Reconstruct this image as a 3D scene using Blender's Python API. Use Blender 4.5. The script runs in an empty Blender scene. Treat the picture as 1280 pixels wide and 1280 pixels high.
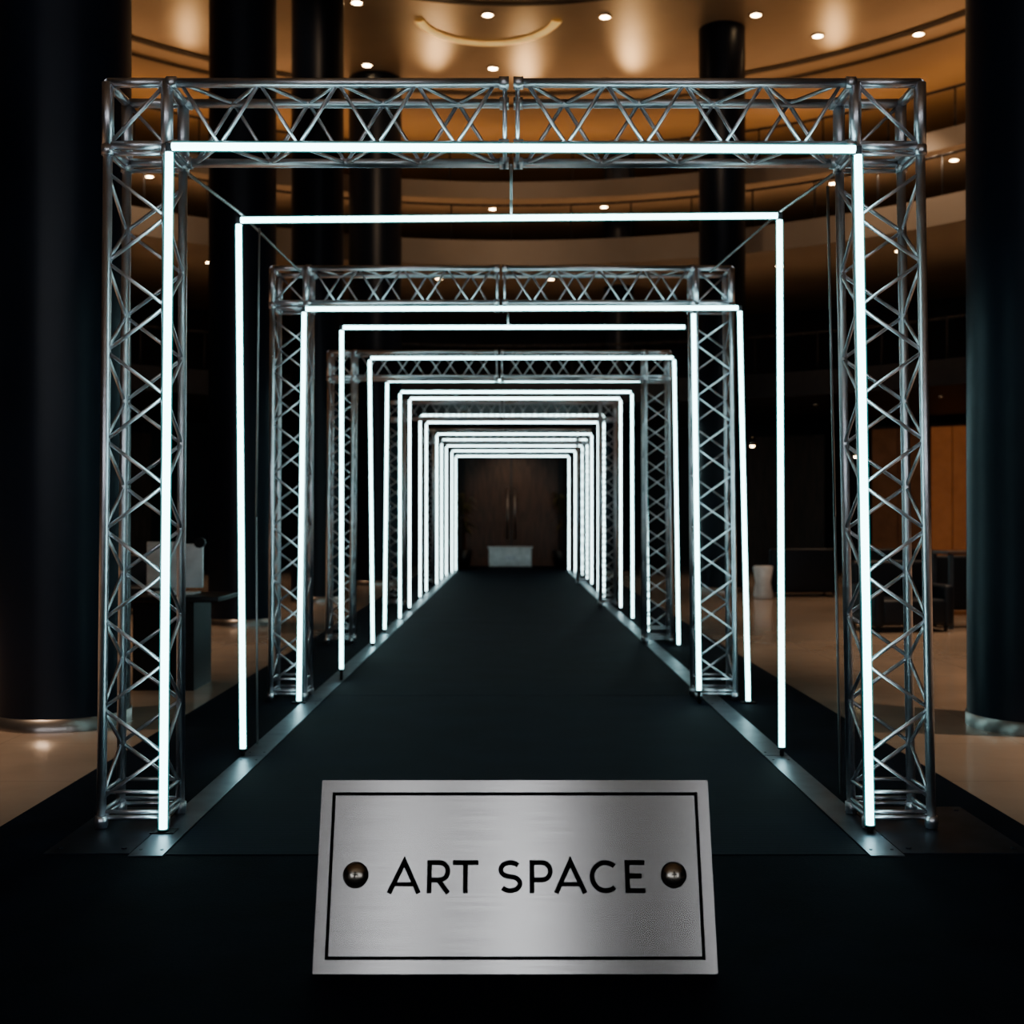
import bpy, math, random
from mathutils import Vector, Matrix
random.seed(4)
scene = bpy.context.scene

# ---------------------------------------------------------------- materials
def mat(name, col, rough=0.5, metal=0.0, emis=None, estr=0.0, var=0.12, nscale=6.0, bump=0.0, bscale=80.0, stretch=(1,1,1), spec=0.5):
    m = bpy.data.materials.new(name); m.use_nodes = True
    nt = m.node_tree; b = nt.nodes['Principled BSDF']
    b.inputs['Roughness'].default_value = rough
    b.inputs['Metallic'].default_value = metal
    b.inputs['Specular IOR Level'].default_value = spec
    tc = nt.nodes.new('ShaderNodeTexCoord'); mp = nt.nodes.new('ShaderNodeMapping')
    mp.inputs['Scale'].default_value = stretch
    nt.links.new(tc.outputs['Object'], mp.inputs['Vector'])
    n = nt.nodes.new('ShaderNodeTexNoise'); n.inputs['Scale'].default_value = nscale; n.inputs['Detail'].default_value = 4
    nt.links.new(mp.outputs[0], n.inputs['Vector'])
    r = nt.nodes.new('ShaderNodeValToRGB')
    lo = [max(0, c*(1-var)) for c in col]; hi = [min(1, c*(1+var)) for c in col]
    r.color_ramp.elements[0].position = 0.3; r.color_ramp.elements[1].position = 0.7
    r.color_ramp.elements[0].color = (*lo, 1); r.color_ramp.elements[1].color = (*hi, 1)
    nt.links.new(n.outputs['Fac'], r.inputs['Fac']); nt.links.new(r.outputs['Color'], b.inputs['Base Color'])
    if bump > 0:
        n2 = nt.nodes.new('ShaderNodeTexNoise'); n2.inputs['Scale'].default_value = bscale; n2.inputs['Detail'].default_value = 3
        nt.links.new(mp.outputs[0], n2.inputs['Vector'])
        bp = nt.nodes.new('ShaderNodeBump'); bp.inputs['Strength'].default_value = bump; bp.inputs['Distance'].default_value = 0.01
        nt.links.new(n2.outputs['Fac'], bp.inputs['Height']); nt.links.new(bp.outputs[0], b.inputs['Normal'])
    if emis:
        b.inputs['Emission Color'].default_value = (*emis, 1); b.inputs['Emission Strength'].default_value = estr
    return m

M_ALU   = mat('aluminium', (0.80,0.81,0.86), 0.38, 1.0, var=0.10, nscale=9)
M_ALUD  = mat('aluminium_channel', (0.10,0.12,0.14), 0.45, 0.8)
M_NEON  = mat('neon_tube', (0.8,0.95,0.95), 0.4, 0, (0.68,0.98,1.0), 6.5)
M_BLACK = mat('black_plastic', (0.012,0.013,0.016), 0.45)
M_CARP  = mat('black_carpet', (0.0048,0.0072,0.0165), 0.85, var=0.3, nscale=3, bump=0.3, bscale=150, spec=0.12)
M_STRIP = mat('steel_strip', (0.19,0.205,0.24), 0.40, 1.0, var=0.25, nscale=4)
M_PLATE = mat('dark_steel_plate', (0.07,0.08,0.105), 0.40, 0.9, var=0.3, nscale=5)
M_COL   = mat('dark_column_paint', (0.008,0.015,0.030), 0.38, 0.0, var=0.2, nscale=1, spec=0.4)
M_COLB  = mat('column_base_steel', (0.42,0.38,0.36), 0.3, 0.9)
M_CEIL  = mat('bronze_ceiling', (0.48,0.35,0.23), 0.36, 0.25, var=0.18, nscale=0.3)
M_SLOT  = mat('ceiling_slot', (0.05,0.03,0.02), 0.6)
M_SOFF  = mat('balcony_plaster', (0.33,0.27,0.22), 0.6, var=0.15, nscale=0.4)
M_SLABD = mat('dark_balcony', (0.03,0.027,0.03), 0.5)
M_WALL  = mat('dark_wall', (0.018,0.019,0.026), 0.6, var=0.4, nscale=0.5, stretch=(3,3,0.3))
M_WOOD  = mat('dark_wood', (0.075,0.036,0.022), 0.4, var=0.4, nscale=3, stretch=(6,6,0.5))
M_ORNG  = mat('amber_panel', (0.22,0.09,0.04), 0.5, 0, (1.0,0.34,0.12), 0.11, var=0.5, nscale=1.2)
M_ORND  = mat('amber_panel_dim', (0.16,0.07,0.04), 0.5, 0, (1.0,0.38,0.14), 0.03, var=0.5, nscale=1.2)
M_LAMP  = mat('downlight_lens', (1,0.9,0.7), 0.5, 0, (1.0,0.70,0.40), 28.0)
M_STRIPFILL  = mat('hidden_fill_strip', (1,0.9,0.7), 0.5, 0, (1.0,0.58,0.30), 5.0)  # glow for the strips added on the balconies as hidden fill
M_RING  = mat('reflection_glow', (1,0.8,0.5), 0.5, 0, (1.0,0.60,0.20), 0.5, var=0.3)  # emission imitates a warm reflection on the ceiling
M_REARFILL  = mat('rear_fill_glow', (1,1,1), 0.5, 0, (0.92,0.95,1.0), 6.0)  # glow for the added panels behind the camera
M_WHITE = mat('white_laminate', (0.85,0.86,0.88), 0.4)
M_LEATH = mat('dark_leather', (0.010,0.014,0.022), 0.5)
M_LEAF  = mat('leaf', (0.12,0.10,0.05), 0.5)
M_WIRE  = mat('steel_wire', (0.45,0.48,0.5), 0.4, 0.8)
M_INK   = mat('black_enamel', (0.004,0.004,0.005), 0.8, spec=0.08)
M_BRASS = mat('screw_metal', (0.50,0.46,0.40), 0.25, 1.0)

def halo_mat():  # faint cyan emission imitates the halo around the tubes
    m=bpy.data.materials.new('halo_shell'); m.use_nodes=True; nt=m.node_tree
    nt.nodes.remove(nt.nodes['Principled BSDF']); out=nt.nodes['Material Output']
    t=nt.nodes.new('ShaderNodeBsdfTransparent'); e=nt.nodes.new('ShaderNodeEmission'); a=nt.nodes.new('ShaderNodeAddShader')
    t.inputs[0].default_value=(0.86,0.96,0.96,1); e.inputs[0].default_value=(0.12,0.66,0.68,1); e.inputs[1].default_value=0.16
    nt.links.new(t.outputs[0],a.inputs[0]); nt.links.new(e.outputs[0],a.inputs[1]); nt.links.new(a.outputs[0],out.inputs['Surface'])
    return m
M_HALO = halo_mat()

def floor_mat():
    m = mat('polished_marble', (0.45,0.34,0.27), 0.16, var=0.12, nscale=1.2)
    nt = m.node_tree; b = nt.nodes['Principled BSDF']
    br = nt.nodes.new('ShaderNodeTexBrick'); br.offset = 0
    br.inputs['Scale'].default_value = 1.0; br.inputs['Brick Width'].default_value = 1.2; br.inputs['Row Height'].default_value = 1.2
    br.inputs['Mortar Size'].default_value = 0.005
    br.inputs['Color1'].default_value = (1,1,1,1); br.inputs['Color2'].default_value = (0.94,0.94,0.94,1); br.inputs['Mortar'].default_value = (0.75,0.75,0.75,1)
    tc = [n for n in nt.nodes if n.type == 'TEX_COORD'][0]
    nt.links.new(tc.outputs['Object'], br.inputs['Vector'])
    mx = nt.nodes.new('ShaderNodeMix'); mx.data_type = 'RGBA'; mx.blend_type = 'MULTIPLY'; mx.inputs[0].default_value = 1
    src = b.inputs['Base Color'].links[0].from_socket
    nt.links.new(src, mx.inputs[6]); nt.links.new(br.outputs['Color'], mx.inputs[7]); nt.links.new(mx.outputs[2], b.inputs['Base Color'])
    return m
M_FLOOR = floor_mat()

def runner_mat():
    m = mat('navy_runner', (0.0058,0.0092,0.0215), 0.74, var=0.2, nscale=2, spec=0.14)
    nt = m.node_tree; b = nt.nodes['Principled BSDF']
    tc = [n for n in nt.nodes if n.type == 'TEX_COORD'][0]
    w = nt.nodes.new('ShaderNodeTexWave'); w.bands_direction = 'Y'; w.inputs['Scale'].default_value = 9; w.inputs['Distortion'].default_value = 1.2
    w.inputs['Detail'].default_value = 2
    nt.links.new(tc.outputs['Object'], w.inputs['Vector'])
    bp = nt.nodes.new('ShaderNodeBump'); bp.inputs['Strength'].default_value = 0.06; bp.inputs['Distance'].default_value = 0.01
    nt.links.new(w.outputs['Fac'], bp.inputs['Height']); nt.links.new(bp.outputs[0], b.inputs['Normal'])
    return m
M_RUN = runner_mat()

def brushed_mat():
    m = mat('brushed_steel', (0.53,0.52,0.51), 0.26, 1.0, var=0.10, nscale=5, stretch=(0.6,1,60))
    nt = m.node_tree; b = nt.nodes['Principled BSDF']
    b.inputs['Anisotropic'].default_value = 0.75
    b.inputs['Anisotropic Rotation'].default_value = 0.25
    t = nt.nodes.new('ShaderNodeTangent'); t.direction_type = 'UV_MAP'; t.uv_map = 'UVMap'
    nt.links.new(t.outputs[0], b.inputs['Tangent'])
    return m
M_BRUSH = brushed_mat()

# ---------------------------------------------------------------- mesh builder
class MB:
    def __init__(s): s.v=[]; s.f=[]; s.mi=[]; s.mats=[]; s.sm=[]
    def m(s, mt):
        if mt not in s.mats: s.mats.append(mt)
        return s.mats.index(mt)
    def face(s, idx, mt, smooth=False): s.f.append(idx); s.mi.append(s.m(mt)); s.sm.append(smooth)
    def tube(s, p0, p1, r, mt, seg=8, r1=None, caps=True):
        p0=Vector(p0); p1=Vector(p1); d=(p1-p0)
        if d.length<1e-6: return
        d.normalize(); a = Vector((0,0,1)) if abs(d.z)<0.9 else Vector((1,0,0))
        u=d.cross(a).normalized(); w=d.cross(u); b=len(s.v); r1 = r if r1 is None else r1
        for p,rr in ((p0,r),(p1,r1)):
            for i in range(seg):
                t=2*math.pi*i/seg; s.v.append(p+u*math.cos(t)*rr+w*math.sin(t)*rr)
        for i in range(seg):
            j=(i+1)%seg; s.face((b+i,b+j,b+seg+j,b+seg+i), mt, True)
        if caps:
            s.face(tuple(b+i for i in reversed(range(seg))), mt); s.face(tuple(b+seg+i for i in range(seg)), mt)
    def box(s, lo, hi, mt, bev=0.0, M=None):
        x0,y0,z0=lo; x1,y1,z1=hi
        if bev<=0:
            b=len(s.v); vs=[(x0,y0,z0),(x1,y0,z0),(x1,y1,z0),(x0,y1,z0),(x0,y0,z1),(x1,y0,z1),(x1,y1,z1),(x0,y1,z1)]
            for p in vs:
                p=Vector(p); s.v.append(M@p if M else p)
            for f in ((3,2,1,0),(4,5,6,7),(0,1,5,4),(1,2,6,5),(2,3,7,6),(3,0,4,7)): s.face(tuple(b+i for i in f), mt)
        else:
            rings=[]; n=4
            zs=[(z0, bev)]+[(z0+bev*(1-math.cos(a)), bev*(1-math.sin(a))) for a in [math.pi/2*k/n for k in range(1,n+1)]]
            zs+= [(z1-bev*(1-math.cos(a)), bev*(1-math.sin(a))) for a in [math.pi/2*k/n for k in range(n,0,-1)]]+[(z1,bev)]
            for z,ins in zs:
                ring=[]
                for cx,cy,a0 in ((x1-bev,y1-bev,0),(x0+bev,y1-bev,90),(x0+bev,y0+bev,180),(x1-bev,y0+bev,270)):
                    for k in range(4):
                        a=math.radians(a0+30*k); rr=max(0.0005,bev-ins)
                        p=Vector((cx+math.cos(a)*rr, cy+math.sin(a)*rr, z)); ring.append(len(s.v)); s.v.append(M@p if M else p)
                rings.append(ring)
            for a,b2 in zip(rings,rings[1:]):
                for i in range(16): j=(i+1)%16; s.face((a[i],a[j],b2[j],b2[i]), mt, True)
            s.face(tuple(reversed(rings[0])), mt); s.face(tuple(rings[-1]), mt)
    def lathe(s, prof, c, mt, seg=48, a0=0, a1=360):
        full = abs(a1-a0-360)<1e-6; n = seg if full else seg+1; b=len(s.v)
        for r,z in prof:
            for i in range(n):
                t=math.radians(a0+(a1-a0)*i/seg); s.v.append(Vector((c[0]+r*math.cos(t), c[1]+r*math.sin(t), c[2]+z)))
        for k in range(len(prof)-1):
            for i in range(seg):
                j=(i+1)%n if full else i+1
                s.face((b+k*n+i,b+k*n+j,b+(k+1)*n+j,b+(k+1)*n+i), mt, True)
    def sphere(s, c, r, mt, sc=(1,1,1), seg=12, rings=8):
        b=len(s.v)
        for k in range(rings+1):
            ph=math.pi*k/rings
            for i in range(seg):
                t=2*math.pi*i/seg; s.v.append(Vector((c[0]+r*sc[0]*math.sin(ph)*math.cos(t), c[1]+r*sc[1]*math.sin(ph)*math.sin(t), c[2]+r*sc[2]*math.cos(ph))))
        for k in range(rings):
            for i in range(seg): j=(i+1)%seg; s.face((b+k*seg+i,b+(k+1)*seg+i,b+(k+1)*seg+j,b+k*seg+j), mt, True)
    def obj(s, name, parent=None, uv=False, auto=True):
        me=bpy.data.meshes.new(name); me.from_pydata([tuple(v) for v in s.v],[],s.f)
        for mt in s.mats: me.materials.append(mt)
        for p,mi,sm in zip(me.polygons,s.mi,s.sm): p.material_index=mi; p.use_smooth=sm
        if uv:
            l=me.uv_layers.new(name='UVMap')
            for lp in me.loops:
                co=me.vertices[lp.vertex_index].co; l.data[lp.index].uv=(co.x,co.z)
        me.update(); o=bpy.data.objects.new(name, me); scene.collection.objects.link(o)
        if parent: o.parent=parent
        return o

# ---------------------------------------------------------------- truss arches
def lace(mb, A, B, n, r, flip=False, rungs=True):
    a0,a1=map(Vector,A); b0,b1=map(Vector,B)
    pts=[]
    for i in range(n+1):
        t=0.04+0.92*i/n; side=(i%2==0)^flip
        pts.append(a0.lerp(a1,t) if side else b0.lerp(b1,t))
    for p,q in zip(pts,pts[1:]): mb.tube(p,q,r,M_ALU,6)
    if rungs:
        for t in (0.012,0.988): mb.tube(a0.lerp(a1,t), b0.lerp(b1,t), r*1.15, M_ALU, 6)

def truss_seg(mb, c0, c1, n, rc, rl):
    for i in range(4): mb.tube(c0[i], c1[i], rc, M_ALU, 12)
    for i in range(4):
        j=(i+1)%4; lace(mb, (c0[i],c1[i]), (c0[j],c1[j]), n, rl, flip=(i%2==1))
    for i in range(4):
        for (p,q) in ((c0[i],c1[i]),(c1[i],c0[i])):
            p=Vector(p); q=Vector(q); d=(q-p).normalized(); mb.tube(p, p+d*0.05, rc*1.35, M_ALU, 12)

def arch(name, y, xLo, xLi, xRi, xRo, xLob, xLib, xRib, xRob, zT, zB, dep=0.30, z0=0.03):
    mb=MB(); rc=0.0245; rl=0.0105; y1=y+dep
    for (to,ti,bo,bi) in ((xLo,xLi,xLob,xLib),(xRo,xRi,xRob,xRib)):
        c0=[(bo,y,z0),(bi,y,z0),(bi,y1,z0),(bo,y1,z0)]
        c1=[(to,y,zB),(ti,y,zB),(ti,y1,zB),(to,y1,zB)]
        truss_seg(mb,c0,c1,14,rc,rl)
        for z in (0.10,0.20):
            t=(z-z0)/(zB-z0); q=[Vector(a).lerp(Vector(b),t) for a,b in zip(c0,c1)]
            for i in range(4): mb.tube(q[i],q[(i+1)%4],rl,M_ALU,6)
        for p in c0: mb.tube((p[0],p[1],0.018),(p[0],p[1],0.05),rc*1.2,M_ALU,12)
        k0=c1; k1=[(p[0],p[1],zT) for p in c1]
        for i in range(4):
            mb.tube(k0[i],k1[i],rc*1.25,M_ALU,12)
            mb.tube(k0[i],k0[(i+1)%4],rc,M_ALU,10); mb.tube(k1[i],k1[(i+1)%4],rc,M_ALU,10)
            if i != 1 and i != 3: mb.tube(k0[i],k1[(i+1)%4],rl,M_ALU,6)
    xm=(xLi+xRi)/2
    for a,b in ((xLi,xm-0.012),(xm+0.012,xRi)):
        c0=[(a,y,zT),(a,y,zB),(a,y1,zB),(a,y1,zT)]; c1=[(b,y,zT),(b,y,zB),(b,y1,zB),(b,y1,zT)]
        truss_seg(mb,c0,c1,8,rc,rl)
    return mb.obj(name)

arch('truss_arch', 6.05, -2.055,-1.755,1.755,2.085, -2.082,-1.765,1.815,2.135, 3.81, 3.49)
arch('truss_arch', 10.30,-2.07,-1.78,1.60,1.91, -2.08,-1.79,1.62,1.94, 3.76, 3.46)
arch('truss_arch', 15.00,-2.30,-2.00,1.70,2.00, -2.32,-2.02,1.70,2.02, 3.69, 3.38)
arch('truss_arch', 21.50,-2.25,-1.95,1.62,1.90, -2.25,-1.95,1.62,1.90, 3.70, 3.40)
arch('truss_arch', 28.90,-2.20,-1.90,1.62,1.92, -2.20,-1.90,1.62,1.92, 3.75, 3.45)

# ---------------------------------------------------------------- neon frames
frames=[
 (5.97,-1.720,-1.745,1.745,1.800,3.460,3.448,0.03,0.05),
 (7.90,-1.813,-1.780,1.786,1.797,3.575,3.605,0.06,0.07),
 (10.16,-1.771,-1.812,1.955,2.025,3.382,3.392,0.03,0.03),
 (11.60,-1.655,-1.655,1.710,None,3.455,3.460,0.12,0.03),
 (14.70,-1.751,-1.711,2.018,2.070,3.575,3.58,0.05,0.03),
 (16.40,-1.711,-1.744,1.844,1.888,3.49,3.49,0.06,0.03),
 (18.60,-1.740,-1.740,1.890,1.900,3.57,3.57,0.03,0.03),
 (20.30,-1.735,-1.735,1.870,1.870,3.64,3.64,0.07,0.07),
 (23.50,-1.800,-1.800,1.834,1.834,3.63,3.63,0.04,0.04),
 (25.50,-1.820,-1.820,1.870,1.870,3.65,3.65,0.03,0.03),
 (28.30,-1.770,-1.770,1.920,1.920,3.60,3.60,0.03,0.03),
 (30.50,-1.785,-1.785,1.950,1.950,3.61,3.61,0.03,0.03),
 (32.60,-1.777,-1.777,1.950,1.950,3.58,3.58,0.03,0.03),
 (34.50,-1.720,-1.720,1.860,1.860,3.55,3.55,0.03,0.03),
 (36.00,-1.676,-1.676,1.750,1.750,3.475,3.475,0.03,0.03)]
def foot(mb,p):
    mb.tube((p.x,p.y,p.z+0.004),(p.x,p.y,p.z-0.010),0.026,M_BLACK,12)
    if p.z<0.045: mb.box((p.x-0.06,p.y-0.03,0.0165),(p.x+0.06,p.y+0.06,max(0.022,p.z-0.008)),M_BLACK)
    else: mb.tube((p.x,p.y,0.0165),(p.x,p.y,p.z),0.014,M_BLACK,8)
for (y,xlt,xlb,xrt,xrb,ztl,ztr,zbl,zbr) in frames:
    mb=MB(); r=0.0195
    A=Vector((xlt,y,ztl)); B=Vector((xrt,y,ztr)); C=Vector((xlb,y,zbl)); dz=Vector((0,0,0.03)); dx=Vector((0.015,0,0))
    tubes=[(A+dx,B-dx),(A-dz,C)]
    off=Vector((0,0.030,0)); ch=[(A,B),(A,C)]; feet=[C]
    if xrb is not None:
        D=Vector((xrb,y,zbr)); tubes.append((B-dz,D)); ch.append((B,D)); feet.append(D)
    if y==10.16:
        E=Vector((1.560,y,3.34)); F=Vector((1.605,y,0.12)); tubes.append((E,F)); ch.append((E,F)); feet.append(F)
    for p,q in tubes:
        mb.tube(p,q,r,M_NEON,14)
        if y<19: mb.tube(p,q,0.0265,M_HALO,16,caps=False)  # glowing shell in place of the tube's halo fringe
    for p,q in ch: mb.tube(p+off,q+off,0.012,M_ALUD,6)
    for p in (A,B): mb.box(p+Vector((-0.024,0.018,-0.024)),p+Vector((0.024,0.046,0.024)),M_BLACK)
    for p in feet: foot(mb,p)
    mb.obj('neon_frame')

# ---------------------------------------------------------------- suspension wires
def wire(name, pts, r=0.006, mt=M_WIRE, links=False):
    mb=MB()
    for p,q in zip(pts,pts[1:]):
        mb.tube(p,q,r,mt,6)
        if links:
            p=Vector(p); q=Vector(q); n=int((q-p).length/0.06)
            for i in range(n): mb.sphere(p.lerp(q,(i+.5)/n), r*1.7, mt, seg=6, rings=4)
    return mb.obj(name)
wire('suspension_chain', [(-1.76,6.38,3.46),(-1.80,7.9,3.62),(-1.82,10.27,3.72)],0.007,M_WIRE,True)
wire('suspension_chain', [(1.76,6.38,3.46),(1.80,7.9,3.64),(1.72,10.27,3.72)],0.007,M_WIRE,True)
wire('suspension_wire', [(0.0,6.38,3.49),(0.0,7.1,3.50),(0.0,7.9,3.62)],0.008)
wire('suspension_wire', [(-0.03,10.63,3.46),(-0.03,11.6,3.48)],0.008)
wire('hanging_cable', [(1.80,6.75,3.48),(1.83,6.72,1.6),(1.87,6.75,0.02)],0.008)
wire('hanging_cable', [(-1.76,8.3,3.62),(-1.78,8.3,1.6),(-1.77,8.3,0.02)],0.008)

# ---------------------------------------------------------------- floor, carpets, plates
mb=MB(); mb.box((-24,-12,-0.2),(24,44,0.0),M_FLOOR); mb.obj('floor')
mb=MB(); mb.box((-2.62,-3,0.0),(2.64,39.2,0.010),M_CARP); mb.obj('black_carpet')
mb=MB()
ys=[5.58,10.6,18.0,26.0,37.9]
for a,b in zip(ys,ys[1:]): mb.box((-1.62,a+0.006,0.010),(1.67,b-0.006,0.0135),M_RUN)
mb.obj('carpet_runner')
for (a,b) in ((-1.79,-1.63),(1.68,1.84)):
    mb=MB(); yy=5.56
    while yy<37:
        mb.box((a,yy,0.0101),(b,min(yy+2.35,37)-0.01,0.0160),M_STRIP)
        for k in (0.1,2.2):
            for xx in (a+0.03,b-0.03): mb.tube((xx,yy+k,0.0155),(xx,yy+k,0.0185),0.008,M_ALUD,8)
        yy+=2.35
    mb.obj('steel_edge_strip')
for (a,b) in ((-2.20,-1.795),(1.845,2.45)):
    mb=MB(); mb.box((a,5.60,0.0101),(b,6.50,0.0158),M_PLATE)
    for xx in (a+0.05,b-0.05):
        for yy in (5.68,6.42): mb.tube((xx,yy,0.015),(xx,yy,0.022),0.014,M_PLATE,6)
    mb.obj('steel_base_plate')

# ---------------------------------------------------------------- sign
W=1.406; H=0.66; TH=0.012
mb=MB()
mb.box((-W/2,0,0),(W/2,TH,H),M_BRUSH)
for lo,hi in (((-W/2,-0.0008,0),(W/2,0,0.006)),((-W/2,-0.0008,H-0.006),(W/2,0,H)),((-W/2,-0.0008,0),(-W/2+0.006,0,H)),((W/2-0.006,-0.0008,0),(W/2,0,H))):
    mb.box(lo,hi,M_BRUSH)
sign_root=bpy.data.objects.new('art_space_sign',None); scene.collection.objects.link(sign_root)
sign_root.location=(0.014,4.13,0.0102); sign_root.rotation_euler=(-math.radians(19.0),0,0)
mb.obj('plate',sign_root,uv=True)
mb=MB(); lw=0.0115
u=0.663; v0=0.046; v1=0.617
for lo,hi in (((-u,-0.0015,v0),(u,0,v0+lw)),((-u,-0.0015,v1-lw),(u,0,v1)),((-u,-0.0015,v0),(-u+lw,0,v1)),((u-lw,-0.0015,v0),(u,0,v1))): mb.box(lo,hi,M_INK)
mb.obj('border_line',sign_root)
def ribbon(mb, pts, w, closed=False):
    pts=[Vector((p[0],p[1])) for p in pts]; n=len(pts); L=[]; R=[]
    for i in range(n):
        if closed: a=pts[(i-1)%n]; c=pts[(i+1)%n]
        else: a=pts[max(0,i-1)]; c=pts[min(n-1,i+1)]
        b=pts[i]; d0=(b-a); d1=(c-b)
        if d0.length<1e-9: d0=d1
        if d1.length<1e-9: d1=d0
        d0=d0.normalized(); d1=d1.normalized()
        n0=Vector((-d0.y,d0.x)); n1=Vector((-d1.y,d1.x)); m=(n0+n1).normalized(); k=w/2/max(0.35,m.dot(n0))
        L.append(b+m*k); R.append(b-m*k)
    base=len(mb.v)
    for i in range(n):
        for q in (L[i],R[i]):
            mb.v.append(Vector((q.x,-0.0016,q.y))); mb.v.append(Vector((q.x,0.0,q.y)))
    rng=range(n if closed else n-1)
    for i in rng:
        j=(i+1)%n; a=base+4*i; b=base+4*j
        mb.face((a,a+2,b+2,b),M_INK); mb.face((a,b,b+1,a+1),M_INK); mb.face((a+2,a+3,b+3,b+2),M_INK)
    if not closed:
        for i in (0,n-1): a=base+4*i; mb.face((a,a+1,a+3,a+2),M_INK)
def arc(cx,cy,rx,ry,a0,a1,n=16): return [(cx+rx*math.cos(math.radians(a0+(a1-a0)*i/n)), cy+ry*math.sin(math.radians(a0+(a1-a0)*i/n))) for i in range(n+1)]
mb=MB(); S=0.00285; b0=0.267; CH=0.113; sw=0.0172; h=sw/2
def X(px): return (px-643)*S
def A_(x0,x1):
    xm=(x0+x1)/2
    ribbon(mb,[(x0+h,b0),(xm,b0+CH-h*0.6),(x1-h,b0)],sw)
    t=0.27; ribbon(mb,[(x0+h+(xm-x0-h)*t,b0+CH*t),(x1-h-(x1-h-xm)*t,b0+CH*t)],sw*0.85)
def P_(x0,x1,leg=False):
    ribbon(mb,[(x0+h,b0),(x0+h,b0+CH)],sw)
    top=b0+CH-h; mid=b0+CH*0.40; ry=(top-mid)/2; cx=x1-h-ry
    ribbon(mb,[(x0+h,top)]+arc(cx,(top+mid)/2,ry,ry,90,-90)+[(x0+h,mid)],sw)
    if leg: ribbon(mb,[(cx-0.004,mid),(x1-h*0.8,b0)],sw)
A_(X(483),X(526)); P_(X(533),X(562),True)
ribbon(mb,[(X(565),b0+CH-h),(X(597),b0+CH-h)],sw); ribbon(mb,[(X(581),b0),(X(581),b0+CH-h)],sw)
xs0,xs1=X(622),X(652); cx=(xs0+xs1)/2; rx=(xs1-xs0)/2-h; ry=(CH-sw)/4
ribbon(mb, arc(cx,b0+CH-h-ry,rx,ry,35,270,18)+arc(cx,b0+h+ry,rx,ry,90,-145,18)[1:], sw)
P_(X(661),X(690)); A_(X(691),X(733))
rC=CH/2-h; cx=X(736)+h+rC
ribbon(mb, arc(cx,b0+CH/2,rC,rC,48,312,28), sw)
xe=X(780); ribbon(mb,[(xe+h,b0),(xe+h,b0+CH)],sw)
for yy,xx in ((b0+h,805),(b0+CH-h,805),(b0+CH*0.52,801)): ribbon(mb,[(xe+h,yy),(X(xx),yy)],sw)
mb.obj('lettering',sign_root)
for k,uu in enumerate((-0.567,0.564)):
    mb=MB(); prof=[(0.042,0),(0.042,0.004),(0.040,0.009),(0.034,0.015),(0.025,0.020),(0.013,0.0235),(0.0001,0.0245)]
    seg=32
    for r,z in prof:
        for i in range(seg):
            t=2*math.pi*i/seg; mb.v.append(Vector((uu+r*math.cos(t),-z,0.329+r*math.sin(t))))
    for kk in range(len(prof)-1):
        for i in range(seg): j=(i+1)%seg; mb.face((kk*seg+i,kk*seg+j,(kk+1)*seg+j,(kk+1)*seg+i),M_BRASS,True)
    for a in (0.05,0.05+math.pi/2):   # fine recessed-looking cross
        R=Matrix.Translation((uu,0,0.329))@Matrix.Rotation(a,4,'Y'); mb.box((-0.011,-0.0249,-0.0016),(0.011,-0.018,0.0016),M_INK,M=R)
    mb.tube((uu,-0.0005,0.329),(uu,-0.003,0.329),0.0455,M_INK,28)
    mb.obj('screw_%d'%(k+1),sign_root)
mb=MB()
for xx in (-0.35,0.35):
    mb.tube((xx,TH,0.50),(xx,0.30,0.113),0.010,M_ALUD,8)
mb.tube((-0.35,0.16,0.30),(0.35,0.16,0.30),0.007,M_ALUD,8)
mb.obj('prop_stand',sign_root)

# ---------------------------------------------------------------- atrium
CX,CY=0.0,18.0; ZC=12.3
mb=MB(); mb.box((-24,-12,ZC),(24,44,ZC+0.3),M_CEIL); mb.obj('ceiling')
def annulus(name,r0,r1,z0,z1,mf,mtp,ms,a0=8,a1=172,seg=96):
    mb=MB()
    mb.lathe([(r1,z0),(r0,z0)],(CX,CY,0),ms,seg,a0,a1); mb.lathe([(r0,z0),(r0,z1)],(CX,CY,0),mf,seg,a0,a1)
    mb.lathe([(r0,z1),(r1,z1)],(CX,CY,0),mtp,seg,a0,a1)
    return mb
def rail(mb,r,z,a0=8,a1=172):
    seg=96
    for i in range(seg):
        t0=math.radians(a0+(a1-a0)*i/seg); t1=math.radians(a0+(a1-a0)*(i+1)/seg)
        mb.tube((CX+r*math.cos(t0),CY+r*math.sin(t0),z),(CX+r*math.cos(t1),CY+r*math.sin(t1),z),0.03,M_SLABD,6)
        if i%4==0: mb.tube((CX+r*math.cos(t0),CY+r*math.sin(t0),z-1.0),(CX+r*math.cos(t0),CY+r*math.sin(t0),z),0.02,M_SLABD,6)
for (z0,z1,mf,ms,r0,wd) in ((4.6,5.2,M_SLABD,M_SLABD,13.2,0.22),(8.2,8.85,M_SOFF,M_SOFF,13.0,0.25),(10.1,10.55,M_SOFF,M_SOFF,13.6,0.6)):
    mb=annulus('b',r0,21.9,z0,z1,mf,M_SLABD,ms); rail(mb,r0+0.15,z1+0.95)
    mb.lathe([(r0+1.0,z1+0.03),(r0+1.0+wd,z1+0.03)],(CX,CY,0),M_STRIPFILL,96,8,172)  # added strip, out of sight
    mb.obj('balcony')
mb=MB()
for r0,r1 in ((11.8,12.05),(12.7,12.85),(6.6,6.75)): mb.lathe([(r0,ZC-0.02),(r1,ZC-0.02)],(CX,CY,0),M_SLOT,120)
mb.obj('ceiling_slot_ring')
mb=MB(); mb.lathe([(1.40,-0.02),(1.44,-0.05),(1.58,-0.05),(1.62,-0.02)],(-0.5,25.2,ZC),M_RING,64,10,170); mb.obj('ceiling_glow_arc')  # glowing arc in place of a reflection, not a fixture
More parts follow.
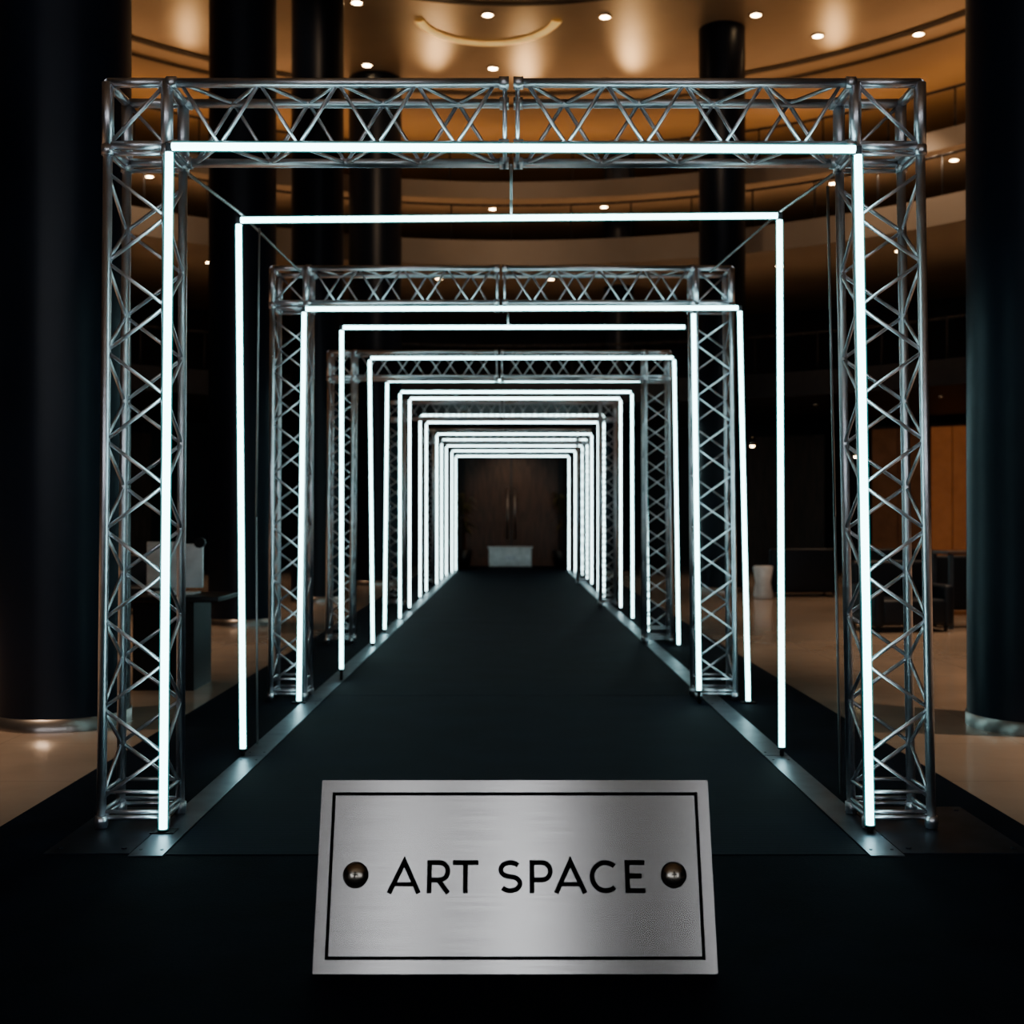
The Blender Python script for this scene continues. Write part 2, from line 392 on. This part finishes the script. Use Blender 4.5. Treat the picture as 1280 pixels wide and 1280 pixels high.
mb=MB(); mb.lathe([(22.0,0),(22.0,ZC)],(CX,CY,0),M_WALL,120,0,180); mb.obj('wall_north')
mb=MB(); mb.box((-22.3,-12,0),(-22.0,18,ZC),M_WALL); mb.obj('wall_west')
mb=MB(); mb.box((22.0,-12,0),(22.3,18,ZC),M_WALL); mb.obj('wall_east')
mb=MB(); mb.box((-22.3,-12.3,0),(22.3,-12,ZC),M_WALL); mb.obj('wall_south')
for x,wd in ((-9.5,0.6),(-5.6,0.4),(-1.95,0.26),(0.15,0.34),(4.6,0.4),(9.5,0.6)):
    mb=MB(); mb.box((x-wd-0.07,-11.99,2.8),(x+wd+0.07,-11.85,9.2),M_ALUD); mb.box((x-wd,-11.85,2.9),(x+wd,-11.80,9.1),M_REARFILL); mb.obj('rear_fill_panel')  # added unseen panels: bright bands on the sign, cool light from the front
for (x,y,r) in ((-3.50,9.3,0.50),(4.02,9.1,0.50),(-4.07,18,0.50),(-3.75,23,0.50),(-3.32,29,0.64),(3.08,34.0,0.42),(4.62,26,0.50),(-9.5,24,0.5),(9.8,20,0.5)):
    mb=MB(); mb.lathe([(r,0.0),(r,ZC)],(x,y,0),M_COL,64)
    mb.lathe([(r+0.001,0.10),(r+0.012,0.10),(r+0.012,0.0)],(x,y,0),M_COLB,64)
    mb.obj('round_column')
def downlight(x,y,z,r=0.11):
    mb=MB(); mb.lathe([(0.0001,-0.015),(r,-0.015)],(x,y,z),M_LAMP,20); mb.lathe([(r,-0.005),(r,-0.03),(r*1.3,-0.03),(r*1.35,-0.001)],(x,y,z),M_BRASS,20)
    mb.obj('downlight')
for x,y in ((-3.2,24.6),(-3.4,28.0),(-0.5,25.2),(-0.43,28.2),(2.0,25.3),(5.2,25.2),(6.8,26.3),(-6.0,27),(9.0,26.2),(-2.1,29.3),(2.3,29.0),(0.8,30.4),(-8.5,26)):
    downlight(x,y,ZC)
for a in (20,32,44,56,68,80,92,104,116,128,140,152,164):
    t=math.radians(a)
    downlight(CX+14.6*math.cos(t),CY+14.6*math.sin(t),10.1,0.10); 
    downlight(CX+14.8*math.cos(t+0.1),CY+14.8*math.sin(t+0.1),8.2,0.10)
    downlight(CX+15.5*math.cos(t+0.05),CY+15.5*math.sin(t+0.05),4.6,0.05)

# ---------------------------------------------------------------- far end
mb=MB()
yd=39.4
mb.box((-1.75,yd,0),(1.75,yd+0.12,3.75),M_SLABD)
for a,b in ((-1.55,-0.03),(0.03,1.55)):
    mb.box((a,yd-0.06,0.02),(b,yd,3.55),M_WOOD)
    mb.box((a+0.15,yd-0.08,0.3),(b-0.15,yd-0.06,1.5),M_WOOD); mb.box((a+0.15,yd-0.08,1.8),(b-0.15,yd-0.06,3.3),M_WOOD)
for x in (-0.12,0.12): mb.tube((x,yd-0.13,0.9),(x,yd-0.13,2.6),0.03,M_COLB,8)
mb.obj('door_1')
mb=MB(); mb.box((-0.72,37.2,0.0135),(0.66,37.9,0.08),M_SLABD); mb.box((-0.70,37.15,0.08),(0.64,37.9,0.66),M_WHITE,0.02); mb.box((-0.74,37.1,0.66),(0.68,37.95,0.70),M_WHITE)
mb.box((-0.2,37.14,0.3),(0.15,37.15,0.42),M_ALU); mb.obj('white_reception_plinth')
def plant(x,y):
    mb=MB(); mb.lathe([(0.001,0.0),(0.2,0.0),(0.28,0.55),(0.25,0.55),(0.24,0.5),(0.001,0.5)],(x,y,0.012),M_BLACK,24)
    mb.tube((x,y,0.5),(x,y,1.6),0.03,M_WOOD,8)
    for i in range(34):
        a=random.uniform(0,6.28); z=random.uniform(1.3,2.3); L=random.uniform(.3,.5)
        p=Vector((x,y,min(z,1.7))); q=p+Vector((math.cos(a)*L*0.6,math.sin(a)*L*0.6,(z-1.7)+0.15)); s=q+Vector((math.cos(a)*L*0.6,math.sin(a)*L*0.6,-0.18))
        w=Vector((-math.sin(a),math.cos(a),0))*0.06; b=len(mb.v)
        mb.v += [p,q+w,s,q-w]; mb.face((b,b+1,b+2,b+3),M_LEAF)
    mb.obj('potted_plant')
plant(-1.55,38.5); plant(1.62,38.5)

def wallpanel(a,w,z0,z1,mt,name):
    t=math.radians(a); M=Matrix.Translation((CX+21.4*math.cos(t),CY+21.4*math.sin(t),0))@Matrix.Rotation(t-math.pi/2,4,'Z')
    mb=MB(); mb.box((-w/2,-0.1,z0),(w/2,0.05,z1),M_WOOD,M=M)
    n=max(2,int(w/0.8)); 
    for i in range(n):
        x0=-w/2+0.03+i*(w-0.03)/n; mb.box((x0,-0.13,z0+0.1),(x0+(w-0.03)/n-0.03,-0.1,z1-0.1),mt,M=M)
    mb.obj(name)
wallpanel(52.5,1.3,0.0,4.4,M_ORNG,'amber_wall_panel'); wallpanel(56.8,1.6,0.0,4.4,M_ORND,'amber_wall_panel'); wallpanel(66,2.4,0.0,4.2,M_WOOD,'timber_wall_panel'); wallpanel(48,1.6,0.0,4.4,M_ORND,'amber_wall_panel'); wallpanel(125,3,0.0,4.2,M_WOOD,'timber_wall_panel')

# ---------------------------------------------------------------- furniture
def armchair(x,y,w=0.95,d=0.85,rot=0,name='lounge_armchair'):
    M=Matrix.Translation((x,y,0))@Matrix.Rotation(math.radians(rot),4,'Z'); mb=MB()
    mb.box((-w/2+0.12,-d/2,0.10),(w/2-0.12,d/2-0.1,0.46),M_LEATH,0.05,M)
    mb.box((-w/2,-d/2,0.08),(-w/2+0.15,d/2,0.66),M_LEATH,0.05,M); mb.box((w/2-0.15,-d/2,0.08),(w/2,d/2,0.66),M_LEATH,0.05,M)
    mb.box((-w/2+0.02,d/2-0.2,0.08),(w/2-0.02,d/2,0.98),M_LEATH,0.06,M)
    for sx in (-1,1):
        for sy in (-1,1): mb.tube(M@Vector((sx*(w/2-0.09),sy*(d/2-0.09),0)),M@Vector((sx*(w/2-0.09),sy*(d/2-0.09),0.12)),0.02,M_BLACK,8)
    mb.obj(name)
armchair(5.55,17.0,1.2,0.9,10); armchair(5.95,24.6,1.4,0.9,180,'lounge_sofa'); armchair(7.75,24.4,1.6,0.9,180,'lounge_sofa'); armchair(7.9,20.0,2.1,0.9,180,'lounge_sofa')
armchair(6.9,14.9,1.0,0.85,170); armchair(-6.8,20,1.9,0.9,0,'lounge_sofa'); armchair(-5.9,15.4,0.95,0.85,20); armchair(-6.5,13.0,0.95,0.85,200)
def table(x,y,w,d,h,name='dining_table'):
    mb=MB(); mb.box((x-w/2,y-d/2,h-0.05),(x+w/2,y+d/2,h),M_WOOD,0.012)
    for sx in (-1,1):
        for sy in (-1,1): mb.box((x+sx*(w/2-0.06)-0.03,y+sy*(d/2-0.06)-0.03,0),(x+sx*(w/2-0.06)+0.03,y+sy*(d/2-0.06)+0.03,h-0.04),M_ALUD)
    mb.obj(name)
table(6.75,17.4,1.0,0.8,1.12,'bar_table'); table(9.3,17.5,1.6,0.9,0.76); table(9.9,23,1.8,0.9,0.76)
mb=MB(); mb.box((-3.55,10.9,0.82),(-2.68,11.7,0.87),M_BLACK,0.01); mb.box((-3.50,11.0,0.0),(-2.98,11.6,0.83),M_LEATH); mb.box((-3.0,10.98,0.0),(-2.93,11.62,0.83),M_BLACK)
mb.obj('console_table')
mb=MB(); mb.box((-3.42,11.2,0.871),(-3.0,11.5,0.885),M_WHITE); mb.tube((-3.2,11.36,0.88),(-3.2,11.36,1.05),0.025,M_WHITE,10)
mb.box((-3.46,11.28,0.93),(-3.13,11.33,1.37),M_WHITE,0.01); mb.box((-3.11,11.30,0.93),(-2.93,11.34,1.35),M_WHITE,0.01); mb.tube((-2.96,11.28,1.36),(-2.96,11.36,1.36),0.05,M_BLACK,12)
mb.obj('desktop_monitor')
mb=MB(); mb.lathe([(0.001,0),(0.17,0),(0.20,0.05),(0.15,0.32),(0.20,0.62),(0.18,0.65),(0.001,0.65)],(5.0,23.6,0),M_WHITE,24); mb.obj('white_stool')
def pendant(x,y,z,zt):
    mb=MB(); mb.tube((x,y,z+0.2),(x,y,zt),0.01,M_BLACK,6); mb.lathe([(0.02,0.22),(0.06,0.2),(0.14,0.0),(0.13,0.0),(0.05,0.18)],(x,y,z),M_BRASS,20); mb.sphere((x,y,z+0.05),0.08,M_LAMP); mb.obj('pendant_lamp')
pendant(6.7,33,3.6,4.6); pendant(9.0,31,3.2,4.6)

# ---------------------------------------------------------------- lamps
def spot(x,y,z,e,col=(1,0.76,0.54),ang=75,blend=0.8,tgt=None,r=0.15,name='ceiling_or_fill_spot'):
    l=bpy.data.lights.new('spot','SPOT'); l.energy=e; l.color=col; l.spot_size=math.radians(ang); l.spot_blend=blend; l.shadow_soft_size=r
    o=bpy.data.objects.new(name,l); scene.collection.objects.link(o); o.location=(x,y,z)
    d=(Vector(tgt) if tgt else Vector((x,y,0)))-Vector((x,y,z)); o.rotation_euler=d.to_track_quat('-Z','Y').to_euler()
for x in (-7.0,7.0):
    for y,e in ((8,4400),(14,3600),(20,2200)): spot(x,y,12.1,e,ang=48)
for x,y in ((-9,27),(9,27)): spot(x,y,12.1,1200,ang=60)
for x in (-7,7): spot(x,31,4.5,160,ang=95)
spot(0,36.5,4.5,170,ang=70,tgt=(0,39.3,1.6))  # added fill lamp to brighten the door
for x,z in ((-9,8.5),(-2,8.6),(2,8.6),(9,8.5),(11.5,8.0)):
    spot(x*0.25,17,12.0,850,col=(1,0.70,0.46),ang=40,tgt=(x,31-abs(x)*0.35,z))  # added fill lamps aimed at the balcony fascias
for (x,y,tx,ty,e) in ((3.2,31.9,3.0,25.5,230),(-2.0,31.9,-1.8,24.8,200),(0.4,31.9,0.3,27.6,130),(8,29.3,7,26,80),(-8,29.3,-7,26,60)):
    spot(x,y,10.75,e,col=(1,0.66,0.34),ang=24,blend=1.0,tgt=(tx,ty,12.3),name='ceiling_pool_fill')  # added lamps on the balcony, casting soft bright pools on the ceiling
w=bpy.data.worlds.new('world'); scene.world=w; w.use_nodes=True
w.node_tree.nodes['Background'].inputs[0].default_value=(0.02,0.02,0.025,1); w.node_tree.nodes['Background'].inputs[1].default_value=0.5

# ---------------------------------------------------------------- camera
cam=bpy.data.cameras.new('camera'); co=bpy.data.objects.new('camera',cam); scene.collection.objects.link(co); scene.camera=co
cam.sensor_width=36; cam.lens=36*1486/1280; cam.clip_end=200; cam.clip_start=0.05
co.location=(0,0,1.59); co.rotation_euler=(math.radians(90+0.31),0,math.radians(-0.04))
cam.dof.use_dof=True; cam.dof.focus_distance=5.6; cam.dof.aperture_fstop=2.2
scene.view_settings.view_transform='AgX'
try: scene.view_settings.look='AgX - Medium High Contrast'
except Exception as e: print(e)
